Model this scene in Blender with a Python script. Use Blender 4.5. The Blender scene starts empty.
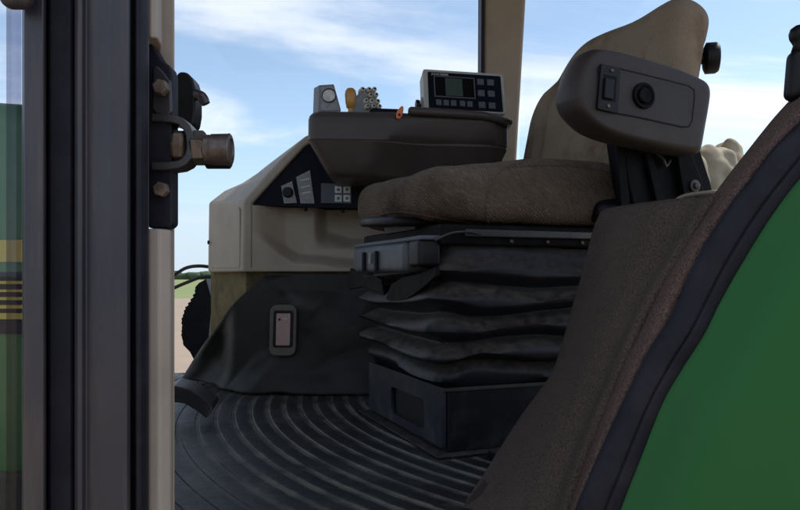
import bpy, math, random
from mathutils.bvhtree import BVHTree
from mathutils import Vector, Matrix, noise as mnoise
random.seed(7)
R = math.radians
V = Vector
sc = bpy.context.scene
col = sc.collection

# ------------------------------------------------------------------ layout helpers
F, HZ, EYE = 700.0, 276.0, 1.64          # focal length in photo pixels, horizon row, eye height
FZ = EYE - 0.335                          # top of the cab floor
def P(px, py, Y):
    return V(((px - 400) / F * Y, Y, EYE + (HZ - py) / F * Y))
def onplane(px, py, p0, n):
    d = V(((px - 400) / F, 1.0, (HZ - py) / F)); o = V((0, 0, EYE))
    return o + d * ((p0 - o).dot(n) / d.dot(n))
def sm(a, b, x):
    t = max(0.0, min(1.0, (x - a) / (b - a))); return t * t * (3 - 2 * t)
def nz(p, s=1.0, o=0.0):
    return mnoise.noise(V((p[0] * s + o, p[1] * s + o * 1.7, p[2] * s - o)))

class MB:
    def __init__(s): s.v = []; s.f = []
    def add(s, vs, fs):
        n = len(s.v); s.v += [V(p) for p in vs]; s.f += [tuple(i + n for i in f) for f in fs]; return s
    def prism(s, pts, ext):
        n = len(pts); pts = [V(p) for p in pts]; e = V(ext)
        fs = [tuple(range(n)), tuple(range(2 * n - 1, n - 1, -1))]
        fs += [(i, i + n, (i + 1) % n + n, (i + 1) % n) for i in range(n)]
        return s.add(pts + [p + e for p in pts], fs)
    def box(s, a, b, ax=None):
        x0, y0, z0 = a; x1, y1, z1 = b
        vs = [V(p) for p in ((x0,y0,z0),(x1,y0,z0),(x1,y1,z0),(x0,y1,z0),(x0,y0,z1),(x1,y0,z1),(x1,y1,z1),(x0,y1,z1))]
        if ax: vs = [ax @ p for p in vs]
        return s.add(vs, [(0,3,2,1),(4,5,6,7),(0,1,5,4),(1,2,6,5),(2,3,7,6),(3,0,4,7)])
    def loft(s, rings, cap=True, closed=True):
        n = len(rings[0]); vs = [V(p) for r in rings for p in r]; fs = []
        for k in range(len(rings) - 1):
            for i in range(n if closed else n - 1):
                j = (i + 1) % n
                fs.append((k*n+i, k*n+j, (k+1)*n+j, (k+1)*n+i))
        if cap and closed:
            fs.append(tuple(range(n - 1, -1, -1))); m = (len(rings) - 1) * n
            fs.append(tuple(range(m, m + n)))
        return s.add(vs, fs)
    def tube(s, path, r, n=10, smooth=0):
        path = [V(p) for p in path]
        if smooth:
            q = []; L = len(path)
            for i in range(L - 1):
                a, b, c, d = path[max(i-1,0)], path[i], path[i+1], path[min(i+2,L-1)]
                for k in range(smooth):
                    t = k / smooth
                    q.append(.5*((2*b)+(c-a)*t+(2*a-5*b+4*c-d)*t*t+(3*b-a-3*c+d)*t**3))
            path = q + [path[-1]]
        rings = []; up = None
        for i, p in enumerate(path):
            t = (path[min(i+1,len(path)-1)] - path[max(i-1,0)]).normalized()
            if up is None: up = t.orthogonal().normalized()
            up = (up - t * up.dot(t)).normalized(); w = t.cross(up)
            rr = r[round(i/(len(path)-1)*(len(r)-1))] if isinstance(r, (list, tuple)) else r
            rings.append([p + (up*math.cos(a) + w*math.sin(a))*rr for a in (2*math.pi*k/n for k in range(n))])
        return s.loft(rings)
    def lathe(s, p0, axis, prof, n=24):      # prof = [(distance along the axis, radius)]
        t = V(axis).normalized(); up = t.orthogonal().normalized(); w = t.cross(up)
        rings = [[V(p0)+t*d+(up*math.cos(2*math.pi*k/n)+w*math.sin(2*math.pi*k/n))*r for k in range(n)] for d, r in prof]
        return s.loft(rings)
    def rbox(s, c, size, r, m=4, k=4, fn=None, ax=None):
        h = [x / 2 for x in size]; r = min(r, *[x * .999 for x in h])
        def ticks(a):
            q = a - r
            return [-a + r*i/k for i in range(k)] + [-q + 2*q*i/m for i in range(m)] + [q + r*i/k for i in range(k + 1)]
        T = [ticks(a) for a in h]; idx = {}; vs = []; fs = []
        def vid(p):
            key = tuple(round(x, 6) for x in p)
            if key not in idx:
                inn = V([max(-(h[i]-r), min(h[i]-r, p[i])) for i in range(3)])
                d = V(p) - inn
                q = inn + d.normalized() * r if d.length > 1e-9 else inn
                if fn: q = V(fn(q.x, q.y, q.z))
                if ax: q = ax @ q
                idx[key] = len(vs); vs.append(q + V(c))
            return idx[key]
        for a in range(3):
            b, d = (a + 1) % 3, (a + 2) % 3
            for sg in (-1, 1):
                for i in range(len(T[b]) - 1):
                    for j in range(len(T[d]) - 1):
                        quad = []
                        for ii, jj in ((i,j),(i+1,j),(i+1,j+1),(i,j+1)):
                            p = [0,0,0]; p[a] = sg*h[a]; p[b] = T[b][ii]; p[d] = T[d][jj]; quad.append(vid(p))
                        fs.append(tuple(quad if sg > 0 else quad[::-1]))
        return s.add(vs, fs)
    def grid(s, nu, nv, fn):
        vs = [fn(i / nu, j / nv) for j in range(nv + 1) for i in range(nu + 1)]
        fs = [(j*(nu+1)+i, j*(nu+1)+i+1, (j+1)*(nu+1)+i+1, (j+1)*(nu+1)+i) for j in range(nv) for i in range(nu)]
        return s.add(vs, fs)

W = {}
def tag(o, label=None, cat=None, group=None, kind=None):
    for k, v in (('label', label), ('category', cat), ('group', group), ('kind', kind)):
        if v: o[k] = v
    return o
def thing(name, label, cat, loc, rotz=0.0):
    o = bpy.data.objects.new(name, None); col.objects.link(o)
    o.location = loc; o.rotation_euler = (0, 0, rotz); o.empty_display_size = .1
    W[o.name] = Matrix.Translation(V(loc)) @ Matrix.Rotation(rotz, 4, 'Z')
    return tag(o, label, cat)
def obj(name, mb, mat, parent=None, loc=None, bevel=0, seg=2, smooth=35, subd=0, label=None, solid=0):
    M = W[parent.name] if parent else Matrix.Translation(V(loc or (0, 0, 0)))
    inv = M.inverted()
    me = bpy.data.meshes.new(name)
    me.from_pydata([inv @ p for p in mb.v], [], mb.f)
    import bmesh
    bm = bmesh.new(); bm.from_mesh(me)
    bmesh.ops.recalc_face_normals(bm, faces=bm.faces)
    bm.to_mesh(me); bm.free()
    me.materials.append(mat)
    o = bpy.data.objects.new(name, me); col.objects.link(o)
    if parent: o.parent = parent
    else: o.location = M.to_translation()
    W[o.name] = M
    if solid:
        md = o.modifiers.new('Solid', 'SOLIDIFY'); md.thickness = solid; md.offset = 0
    if bevel:
        md = o.modifiers.new('Bevel', 'BEVEL'); md.width = bevel; md.segments = seg; md.limit_method = 'ANGLE'
        md.angle_limit = R(30); md.harden_normals = True
    if subd:
        md = o.modifiers.new('Sub', 'SUBSURF'); md.levels = subd; md.render_levels = subd
    me.shade_smooth()
    if smooth < 180: me.set_sharp_from_angle(angle=R(smooth))
    if label: o['label'] = label
    return o

# ------------------------------------------------------------------ materials
def pmat(name, c1, c2=None, rough=.6, scale=30, bump=0, bscale=200, speck=0, sscale=300, dirt=None, dscale=6,
         damt=.5, metal=0, coat=0, spec=.5, weave=0, bdist=.001, scratch=None, dust=None, dustamt=.6, stretch=None, scrs=70, scrt=.62):
    m = bpy.data.materials.new(name); m.use_nodes = True
    nt = m.node_tree; N = nt.nodes; L = nt.links
    b = N['Principled BSDF']
    tc = N.new('ShaderNodeTexCoord')
    def noise(s, detail=4, ro=.6):
        n = N.new('ShaderNodeTexNoise'); n.inputs['Scale'].default_value = s
        n.inputs['Detail'].default_value = detail; n.inputs['Roughness'].default_value = ro
        L.new(tc.outputs['Object'], n.inputs['Vector']); return n
    def ramp(src, lo, hi):
        r = N.new('ShaderNodeMapRange'); r.inputs['From Min'].default_value = lo; r.inputs['From Max'].default_value = hi
        L.new(src, r.inputs['Value']); return r.outputs['Result']
    def mix(fac, a, bb):
        x = N.new('ShaderNodeMix'); x.data_type = 'RGBA'
        if isinstance(fac, float): x.inputs[0].default_value = fac
        else: L.new(fac, x.inputs[0])
        for i, q in ((6, a), (7, bb)):
            if isinstance(q, tuple): x.inputs[i].default_value = (*q, 1)
            else: L.new(q, x.inputs[i])
        return x.outputs[2]
    c2 = c2 or tuple(x * .8 for x in c1)
    n1 = noise(scale)
    cur = mix(ramp(n1.outputs['Fac'], .35, .65), c1, c2)
    if speck:
        ns = noise(sscale, 2)
        cur = mix(ramp(ns.outputs['Fac'], .3, .7), cur, mix(float(speck), cur, tuple(min(1, x * 2.6 + .02) for x in c1)))
        nd = noise(sscale * 1.3, 2)
        cur = mix(ramp(nd.outputs['Fac'], .52, .62), cur, mix(float(speck), cur, tuple(x * .25 for x in c1)))
    if dirt:
        nd = noise(dscale, 8, .65)
        if stretch:
            mp_ = N.new('ShaderNodeMapping'); mp_.inputs['Scale'].default_value = stretch
            L.new(tc.outputs['Object'], mp_.inputs['Vector']); L.new(mp_.outputs['Vector'], nd.inputs['Vector'])
        f = ramp(nd.outputs['Fac'], .5, .72)
        mu = N.new('ShaderNodeMath'); mu.operation = 'MULTIPLY'; mu.inputs[1].default_value = damt
        L.new(f, mu.inputs[0]); cur = mix(mu.outputs[0], cur, dirt)
    if scratch:
        ns = noise(scrs, 10, .8); f = ramp(ns.outputs['Fac'], scrt, scrt + .08)
        cur = mix(f, cur, scratch)
    if dust:
        ge = N.new('ShaderNodeNewGeometry'); sz = N.new('ShaderNodeSeparateXYZ'); L.new(ge.outputs['Normal'], sz.inputs[0])
        nd = noise(45, 8, .7)
        mu = N.new('ShaderNodeMath'); mu.operation = 'MULTIPLY'; L.new(ramp(sz.outputs[2], .25, .9), mu.inputs[0]); L.new(ramp(nd.outputs['Fac'], .3, .6), mu.inputs[1])
        m2 = N.new('ShaderNodeMath'); m2.operation = 'MULTIPLY'; L.new(mu.outputs[0], m2.inputs[0]); m2.inputs[1].default_value = dustamt
        cur = mix(m2.outputs[0], cur, dust)
    L.new(cur, b.inputs['Base Color'])
    nr = noise(scale * 1.7, 6)
    mr = N.new('ShaderNodeMapRange'); mr.inputs['To Min'].default_value = max(0, rough - .1); mr.inputs['To Max'].default_value = min(1, rough + .1)
    L.new(nr.outputs['Fac'], mr.inputs['Value']); L.new(mr.outputs['Result'], b.inputs['Roughness'])
    b.inputs['Metallic'].default_value = metal
    b.inputs['Specular IOR Level'].default_value = spec
    if coat: b.inputs['Coat Weight'].default_value = coat; b.inputs['Coat Roughness'].default_value = .12
    h = None
    if bump:
        h = noise(bscale, 3).outputs['Fac']
    if weave:
        w = N.new('ShaderNodeTexWave'); w.inputs['Scale'].default_value = weave; w.inputs['Distortion'].default_value = 5.0
        w.inputs['Detail'].default_value = 1; w.inputs['Detail Scale'].default_value = 1.5
        mp = N.new('ShaderNodeMapping'); mp.inputs['Rotation'].default_value = (R(40), R(25), R(45))
        L.new(tc.outputs['Object'], mp.inputs['Vector']); L.new(mp.outputs['Vector'], w.inputs['Vector'])
        if h:
            ad = N.new('ShaderNodeMath'); ad.operation = 'ADD'; L.new(h, ad.inputs[0]); L.new(w.outputs['Fac'], ad.inputs[1]); h = ad.outputs[0]
        else: h = w.outputs['Fac']
        bump = bump or .5
        cur2 = mix(ramp(w.outputs['Fac'], .1, .5), mix(.34, cur, (c1[0]*.35, c1[1]*.33, c1[2]*.32)), cur)
        L.new(cur2, b.inputs['Base Color'])
    if h:
        bp = N.new('ShaderNodeBump'); bp.inputs['Strength'].default_value = bump; bp.inputs['Distance'].default_value = bdist
        L.new(h, bp.inputs['Height']); L.new(bp.outputs['Normal'], b.inputs['Normal'])
    return m

M = {}
M['frame'] = pmat('frame_paint', (.036,.032,.037), (.026,.025,.035), .42, 9, scratch=(.06,.053,.05), bump=.15, bscale=500, dirt=(.095,.07,.058), dscale=9, damt=.6, stretch=(6,6,.5))
M['rubber'] = pmat('rubber', (.006,.006,.011), (.010,.010,.018), .6, 25, bump=.45, bscale=180, dirt=(.036,.034,.036), dscale=12, damt=.35, spec=.25)
M['beige'] = pmat('beige_paint', (.36,.31,.255), (.33,.28,.23), .5, 12, bump=.08, bscale=600, dirt=(.2,.165,.13), dscale=7, damt=.4)
M['post'] = pmat('tan_post', (.30,.235,.16), (.27,.21,.145), .55, 12, dirt=(.18,.14,.1), dscale=6, damt=.4)
M['console'] = pmat('console_plastic', (.40,.325,.24), (.36,.29,.215), .55, 9, bump=.25, bscale=900, dirt=(.22,.18,.14), dscale=5, damt=.45)
M['olive'] = pmat('dusty_foam', (.19,.145,.055), (.12,.09,.036), .95, 18, bump=.7, bscale=70, bdist=.006, dirt=(.05,.045,.025), dscale=9, damt=.7)
M['cloth'] = pmat('black_cloth', (.026,.025,.023), (.034,.032,.029), .6, 16, bump=.25, bscale=700, dirt=(.07,.063,.05), dscale=7, damt=.45, spec=.3)
M['bin'] = pmat('brown_plastic', (.060,.044,.038), (.050,.038,.034), .45, 12, bump=.35, bscale=1200, dirt=(.105,.085,.072), dscale=6, damt=.45, spec=.4, dust=(.12,.10,.085), dustamt=.5)
M['blackplastic'] = pmat('black_plastic', (.004,.004,.005), (.006,.006,.007), .45, 20, bump=.2, bscale=600, dirt=(.032,.030,.027), dscale=12, damt=.3, spec=.25)
M['jet'] = pmat('jet_black', (.0025,.0025,.003), (.005,.005,.006), .6, 20, bump=.2, bscale=300, dirt=(.02,.019,.018), dscale=14, damt=.3, spec=.1)
M['navy'] = pmat('navy_face', (.004,.0045,.010), (.005,.006,.012), .55, 20, spec=.12)
M['key'] = pmat('key_rubber', (.06,.065,.075), (.045,.05,.06), .6, 90, speck=.5, sscale=420)
M['screen'] = pmat('screen_lcd', (.055,.075,.06), (.05,.07,.056), .25, 20)
M['screendark'] = pmat('screen_dark', (.004,.004,.006), None, .15, 20)
M['bezel'] = pmat('bezel_grey', (.40,.39,.34), (.36,.35,.30), .5, 20, dirt=(.25,.22,.17), dscale=15, damt=.4)
M['white'] = pmat('white_print', (.62,.62,.60), None, .6, 60, dirt=(.3,.28,.25), dscale=60, damt=.5)
M['greylabel'] = pmat('grey_label', (.28,.28,.27), (.2,.2,.2), .5, 90, dirt=(.1,.1,.1), dscale=80, damt=.5)
M['seat'] = pmat('seat_fabric', (.170,.124,.092), (.13,.094,.07), .95, 10, bump=1.0, bscale=350, bdist=.0025, speck=.15, sscale=300, weave=85, dirt=(.05,.03,.02), dscale=7.5, damt=.85, spec=.1, dust=(.29,.235,.18), dustamt=.65)
M['back'] = pmat('back_fabric', (.235,.180,.125), (.19,.145,.10), .95, 8, bump=.7, bscale=420, speck=.18, sscale=420, dirt=(.11,.058,.028), dscale=7, damt=.9, spec=.12)
M['arm'] = pmat('armrest_plastic', (.040,.029,.024), (.034,.025,.022), .48, 10, bump=.5, bscale=1100, dirt=(.085,.066,.053), dscale=7, damt=.45, spec=.35)
M['armpanel'] = pmat('armrest_panel', (.036,.028,.025), (.030,.024,.022), .5, 10, bump=.4, bscale=1200, dirt=(.075,.06,.05), dscale=9, damt=.45, spec=.35)
M['bellows'] = pmat('bellows_rubber', (.006,.006,.009), (.009,.009,.014), .46, 14, bump=.25, bscale=90, bdist=.002, dirt=(.03,.027,.022), dscale=30, damt=.3, dust=(.20,.17,.13), dustamt=.42, spec=.28)
M['basemetal'] = pmat('base_metal', (.003,.003,.005), (.007,.007,.010), .5, 18, bump=.3, bscale=90, dirt=(.04,.038,.037), dscale=16, damt=.5, scratch=(.04,.04,.05), spec=.2, dust=(.09,.083,.07), dustamt=.6)
M['basefront'] = pmat('base_front', (.010,.011,.018), (.018,.019,.028), .5, 22, bump=.4, bscale=80, dirt=(.07,.067,.06), dscale=18, damt=.6, scratch=(.085,.085,.095), spec=.3)
M['handle'] = pmat('handle_plastic', (.065,.074,.088), (.05,.058,.07), .5, 20, dirt=(.14,.13,.12), dscale=14, damt=.4)
M['liner'] = pmat('carpet_trim', (.068,.051,.042), (.056,.043,.035), 1.0, 9, bump=1.0, bscale=330, bdist=.003, speck=.5, sscale=360, dirt=(.12,.095,.078), dscale=5, damt=.45, spec=.08)
M['rim'] = pmat('edge_trim', (.088,.058,.048), (.074,.050,.043), 1.0, 9, bump=1.0, bscale=360, bdist=.003, speck=.55, sscale=380, dirt=(.13,.09,.072), dscale=6, damt=.35, spec=.08)
M['green'] = pmat('green_paint', (.015,.112,.024), (.018,.105,.027), .45, 3, spec=.2, dirt=(.04,.122,.042), dscale=2.2, damt=.6, scratch=(.09,.14,.065), scrs=130, scrt=.70, bump=.05, bscale=30)
M['hood'] = pmat('hood_green', (.022,.115,.024), (.023,.108,.025), .45, 5, coat=.2, dirt=(.09,.16,.07), dscale=3, damt=.3)
M['yellow'] = pmat('yellow_stripe', (.44,.33,.05), (.38,.29,.05), .5, 10)
M['steel'] = pmat('worn_steel', (.19,.165,.15), (.11,.09,.08), .4, 60, metal=.85, dirt=(.10,.06,.035), dscale=30, damt=.7)
M['rust'] = pmat('rusty_bolt', (.20,.155,.12), (.12,.085,.065), .6, 80, metal=.5, bump=.4, bscale=300, dirt=(.08,.05,.03), dscale=40, damt=.7)
M['darksteel'] = pmat('dark_steel', (.035,.033,.036), (.05,.045,.045), .36, 30, metal=.4, dirt=(.12,.09,.07), dscale=20, damt=.45)
M['khaki'] = pmat('khaki_cloth', (.42,.375,.28), (.34,.30,.22), .95, 20, bump=.5, bscale=500, dirt=(.24,.21,.15), dscale=12, damt=.5)
M['orange'] = pmat('orange_plastic', (.75,.17,.05), (.65,.14,.04), .45, 40)
M['amber'] = pmat('amber_knob', (.48,.24,.045), (.40,.19,.035), .35, 40)
M['cream'] = pmat('cream_stud', (.58,.54,.44), (.5,.46,.37), .5, 60, dirt=(.25,.22,.17), dscale=60, damt=.5)
M['greybox'] = pmat('grey_box', (.16,.175,.185), (.13,.14,.15), .45, 60, dirt=(.3,.3,.28), dscale=50, damt=.4)
M['pink'] = pmat('pink_face', (.50,.315,.29), (.46,.285,.26), .4, 60, dirt=(.33,.22,.2), dscale=40, damt=.3)
M['tanframe'] = pmat('tan_frame', (.15,.125,.10), (.12,.1,.08), .6, 50)
M['soil'] = pmat('dry_soil', (.31,.235,.17), (.27,.21,.155), 1, .3, bump=.5, bscale=6, bdist=.05, dirt=(.22,.2,.13), dscale=.15, damt=.5)
M['field'] = pmat('field_green', (.16,.20,.065), (.20,.22,.08), 1, .06, bump=.6, bscale=3, bdist=.1)
M['hedge'] = pmat('hedge_leaf', (.07,.10,.05), (.045,.07,.035), 1, .4)
M['roof'] = pmat('roof_liner', (.09,.08,.07), None, .9, 20)
def glass_mat(name, tint, refl):
    m = bpy.data.materials.new(name); m.use_nodes = True; nt = m.node_tree; nt.nodes.clear()
    o = nt.nodes.new('ShaderNodeOutputMaterial'); mx = nt.nodes.new('ShaderNodeMixShader')
    t = nt.nodes.new('ShaderNodeBsdfTransparent'); t.inputs[0].default_value = (*tint, 1)
    g = nt.nodes.new('ShaderNodeBsdfGlossy'); g.inputs['Roughness'].default_value = .02
    mx.inputs[0].default_value = refl
    nt.links.new(t.outputs[0], mx.inputs[1]); nt.links.new(g.outputs[0], mx.inputs[2]); nt.links.new(mx.outputs[0], o.inputs[0])
    return m
M['glass'] = glass_mat('clear_glass', (.95, .965, .955), .025)
M['tint'] = glass_mat('tinted_band', (.68, .66, .70), .03)

# rubber mat: ribs round the seat pivot, dust lying in the grooves
RC = V((1.16, 2.05, FZ)); PITCH = .041; GRV = .22
def mat_mat():
    m = pmat('ribbed_mat', (.010,.0105,.013), (.024,.025,.028), .5, 7, bump=.6, bscale=60, bdist=.002, dirt=(.075,.072,.06), dscale=11, damt=.8, scratch=(.06,.062,.058), spec=.35)
    nt = m.node_tree; N = nt.nodes; L = nt.links; b = N['Principled BSDF']
    src = b.inputs['Base Color'].links[0].from_socket
    tc = N.new('ShaderNodeTexCoord'); sx = N.new('ShaderNodeSeparateXYZ'); L.new(tc.outputs['Object'], sx.inputs[0])
    cb = N.new('ShaderNodeCombineXYZ'); L.new(sx.outputs[0], cb.inputs[0]); L.new(sx.outputs[1], cb.inputs[1])
    ln = N.new('ShaderNodeVectorMath'); ln.operation = 'LENGTH'; L.new(cb.outputs[0], ln.inputs[0])
    def mth(op, a, bb=None):
        x = N.new('ShaderNodeMath'); x.operation = op
        for i, q in enumerate((a, bb)):
            if q is None: continue
            if isinstance(q, (int, float)): x.inputs[i].default_value = q
            else: L.new(q, x.inputs[i])
        return x.outputs[0]
    fr = mth('FRACT', mth('DIVIDE', ln.outputs['Value'], PITCH))
    jn = N.new('ShaderNodeTexNoise'); jn.inputs['Scale'].default_value = 30; jn.inputs['Detail'].default_value = 5; L.new(tc.outputs['Object'], jn.inputs['Vector'])
    dist = mth('ABSOLUTE', mth('SUBTRACT', fr, GRV*.5))
    dist = mth('MINIMUM', dist, mth('SUBTRACT', 1 + GRV*.5, fr))
    gm = N.new('ShaderNodeMapRange'); gm.interpolation_type = 'SMOOTHSTEP'; gm.inputs['From Min'].default_value = .27; gm.inputs['From Max'].default_value = .06
    L.new(mth('ADD', dist, mth('MULTIPLY', mth('SUBTRACT', jn.outputs['Fac'], .5), .28)), gm.inputs['Value']); g = gm.outputs[0]
    n = N.new('ShaderNodeTexNoise'); n.inputs['Scale'].default_value = 9; n.inputs['Detail'].default_value = 9; L.new(tc.outputs['Object'], n.inputs['Vector'])
    mr = N.new('ShaderNodeMapRange'); mr.inputs['From Min'].default_value = .3; mr.inputs['From Max'].default_value = .6; L.new(n.outputs['Fac'], mr.inputs['Value'])
    # the grooves by the door stay swept clean, those trodden under the driver's feet hold dust
    tr = N.new('ShaderNodeMapRange'); tr.inputs['From Min'].default_value = 1.78; tr.inputs['From Max'].default_value = 1.62; L.new(ln.outputs['Value'], tr.inputs['Value'])
    f = mth('MULTIPLY', mth('MULTIPLY', g, mr.outputs[0]), tr.outputs[0])
    mx = N.new('ShaderNodeMix'); mx.data_type = 'RGBA'; L.new(f, mx.inputs[0]); L.new(src, mx.inputs[6]); mx.inputs[7].default_value = (.15, .142, .112, 1)
    L.new(mx.outputs[2], b.inputs['Base Color'])
    return m
M['mat'] = mat_mat()

# ------------------------------------------------------------------ setting
def sheet(name, x0, x1, y0, y1, z, mat, kind='structure', n=24, amp=0):
    mb = MB().grid(n, n, lambda u, v: V((x0+(x1-x0)*u, y0+(y1-y0)*v, z + amp*nz((x0+(x1-x0)*u, y0+(y1-y0)*v, 0), .02))))
    return tag(obj(name, mb, mat), kind=kind)
sheet('ground', -2500, 2500, -300, 2600, 0, M['soil'])
sheet('field', -900, 600, 52, 900, .006, M['field'], n=40, amp=0)
hb = MB()
for i in range(260):                                   # far-off wood along the edge of the field
    x = -420 + i * 3.1 + random.uniform(-1, 1); h = 2.2 + 2.2 * abs(nz((x, 0, 0), .03)) + random.uniform(0, 1.2)
    hb.rbox((x, 330 + random.uniform(-6, 6), h * .5), (5.5 + random.uniform(-1, 2), 6, h * 1.15), 2.0, 1, 2,
            fn=lambda a, b, c, x=x: (a + .8*nz((a+x, b, c), .7), b, c + .7*nz((a+x, b, c), .6, 3)))
tag(obj('distant_wood', hb, M['hedge']), kind='stuff')

# ------------------------------------------------------------------ tractor (the fixed body of the cab)
T = thing('tractor', 'green tractor seen through its open cab door, dark door post and rounded green fender', 'tractor', (0, 1.5, 0))
ZB, ZT = FZ - .35, FZ + 1.6
# door post, a rolled section as seen from outside
def section(pts, z0=ZB, z1=ZT, lean=0.0):
    q = [V(((px - 400) / F * d, d, z0)) for px, d in pts]
    return MB().prism(q, (lean, 0, z1 - z0))
post = obj('door_post', section([(22,.612),(24,.588),(43,.585),(46,.589),(47,.613),(74,.613),(75,.587),(78,.581),(82,.582),(86,.588),(96,.586),(112,.582),(127,.586),(130,.592),(131,.622),(149,.626),(149,.70),(22,.66)]), M['frame'], T, bevel=.0015)
obj('rubber_seal', section([(47.6,.600),(50,.5975),(60,.5985),(70,.5975),(73.6,.600),(73.6,.6125),(47.5,.6125)]), M['rubber'], post, bevel=.001)
obj('rubber_seal', section([(132,.606),(136,.60),(141,.603),(146,.612),(148.5,.624),(132,.62)]), M['rubber'], post, bevel=.001)
# beige inner post, cut away round the striker
def inner(py0, py1, pts, D=.645):
    z0 = EYE + (HZ - py1) / F * D; z1 = EYE + (HZ - py0) / F * D
    return section(pts, z0, z1)
mb = inner(-460, 41, [(145,.64),(150,.634),(158,.638),(162,.66),(160,.72),(146,.72)]); obj('inner_post', mb, M['beige'], T, bevel=.002)
mb = inner(229, 620, [(143,.645),(148,.636),(160,.637),(171,.65),(173.5,.67),(171,.74),(146,.74)]); obj('inner_post', mb, M['beige'], T, bevel=.003)
mb = inner(-460, 640, [(159,.681),(174.5,.681),(174,.74),(160,.76)], .66); obj('inner_post', mb, M['beige'], T, bevel=.002)
# striker
D = .652
pl = obj('striker_plate', MB().prism([P(*q, D) for q in ((147,42),(152,44),(160,58),(170,66),(172,74),(172,224),(168,228),(148,228))], (0,.02,0)), M['rubber'], post, bevel=.002)
def hexbolt(px, py, d, r, h, axis=(0,-1,0), n=6):
    p = P(px, py, d); return MB().lathe(p, axis, [(0, r*1.0),(h*.85, r),(h, r*.88)], n)
obj('washer_plate', MB().prism([P(*q, .648) for q in ((153,68),(156,65),(162,70),(170,80),(171,112),(168,117),(155,113),(152,108))], (0,.006,0)), M['darksteel'], post, bevel=.0015)
obj('bolt', hexbolt(163, 89, .647, .0075, .010), M['rust'], post, bevel=.0008)
obj('bolt', hexbolt(163, 190, .651, .0072, .010), M['rust'], post, bevel=.0008)
mb = MB()
D = .645
def strap(c, wd, th):            # flat bar following a centre line, wide in depth
    L_, R_ = [], []
    for i in range(len(c)):
        a = V(c[max(i-1,0)]); b = V(c[min(i+1,len(c)-1)]); t = (b - a).normalized(); n = V((-t.y, t.x))
        L_.append(V(c[i]) + n*th/2); R_.append(V(c[i]) - n*th/2)
    return [P(q.x, q.y, D) for q in L_ + R_[::-1]], (0, wd, 0)
mb.prism(*strap([(151,117),(160,117.5),(172,118.5),(180,121),(186,127),(189,134),(190,142),(190,149),(188,156),(184,161),(178,164),(168,165.5),(151,166)], .026, 8))
obj('striker_bracket', mb, M['darksteel'], post, bevel=.0012)
ax = V((1,0,0))
obj('lock_nut', MB().lathe(P(174,147,.658), ax, [(0,.013),(.003,.0155),(.010,.0155),(.012,.013)], 8), M['rust'], post, bevel=.0006)
obj('lock_nut', MB().lathe(P(193,148,.658), ax, [(0,.014),(.002,.0165),(.0105,.0165),(.013,.014)], 6), M['steel'], post, bevel=.0006)
obj('striker_bolt', MB().lathe(P(205,149.5,.658), ax, [(0,.0125),(.001,.0138),(.0065,.0138),(.007,.0145),(.0225,.0148),(.0235,.0152),(.0245,.0142),(.025,.0105),(.0235,.009)], 28), M['steel'], post, smooth=25)
obj('bolt_sleeve', MB().lathe(P(206,152.5,.668), ax, [(0,.0135),(.001,.0155),(.022,.0155),(.023,.0142)], 28), M['blackplastic'], post, smooth=25)
# black catch lever behind the striker
br = obj('catch_bracket', MB().prism([P(*q, .78) for q in ((176,74),(180,71),(187,72),(192,78),(195,88),(195,112),(193,124),(188,128),(182,124),(176,122))], (0,.03,0)), M['blackplastic'], T, bevel=.004)
obj('catch_lever', MB().tube([P(190,95,.79),P(197,95,.785),P(202,97,.78),(P(206,104,.78))], [.007,.0062,.0058,.005], 10, 4), M['darksteel'], br)
# small rounded bracket on top of the post
obj('mirror_bracket', MB().rbox(P(17,-6,.575), (.026,.02,.024), .009), M['frame'], T, smooth=180)
# windscreen beside the post
def pane(name, a, b, z0, z1, mat, parent, th=.005):
    a, b = V(a), V(b); d = (b-a).normalized(); n = V((-d.y, d.x))*th
    return obj(name, MB().prism([(a.x,a.y,z0),(b.x,b.y,z0),(b.x+n.x,b.y+n.y,z0),(a.x+n.x,a.y+n.y,z0)], (0,0,z1-z0)), mat, parent)
gx = lambda px, d: ((px-400)/F*d, d)
wp = pane('window_pane', gx(11.5,.638), (-.70,.86), FZ+.0, ZT, M['glass'], T)
pane('tinted_edge', gx(21.5,.632), gx(11.5,.638), FZ+.0, ZT, M['tint'], wp)
# hood, with its stripe and louvres
HY = 1.2
hz = lambda py: EYE + (HZ-py)/F*HY
def hoodfn(x, y, z):
    return (x, y*(1 - .10*sm(.1,.36,z)), z + (-.05*sm(.86,1.0,x) if z > 0 else 0))
hood = obj('hood', MB().rbox((-1.60, HY+.24, hz(80)-.36), (1.98,.48,.72), .06, 5, 5, hoodfn), M['hood'], T, smooth=180)
def slab(y0, y1, th, x0=-2.5, x1=-.605):
    return MB().box((x0, HY-th, hz(y1)), (x1, HY+.002, hz(y0)))
obj('yellow_stripe', slab(240,262,.003), M['yellow'], hood)
lv = obj('louvre_panel', slab(272,334,.003), M['rubber'], hood)
for y0, y1 in ((281,284),(289.5,292),(297,300),(305,308.5),(313,319)):
    obj('louvre_line', slab(y0,y1,.006), M['yellow'], hood)
# roof and the rest of the shell
obj('roof', MB().rbox((.05,1.5,ZT+.07), (2.2,2.1,.16), .06, 3, 3), M['roof'], T, smooth=180)
obj('floor_pan', MB().prism([(-.92,.80,FZ-.06),(.95,.80,FZ-.06),(.95,2.5,FZ-.06),(-.92,2.5,FZ-.06)], (0,0,.05)), M['frame'], T, bevel=.01)
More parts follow.
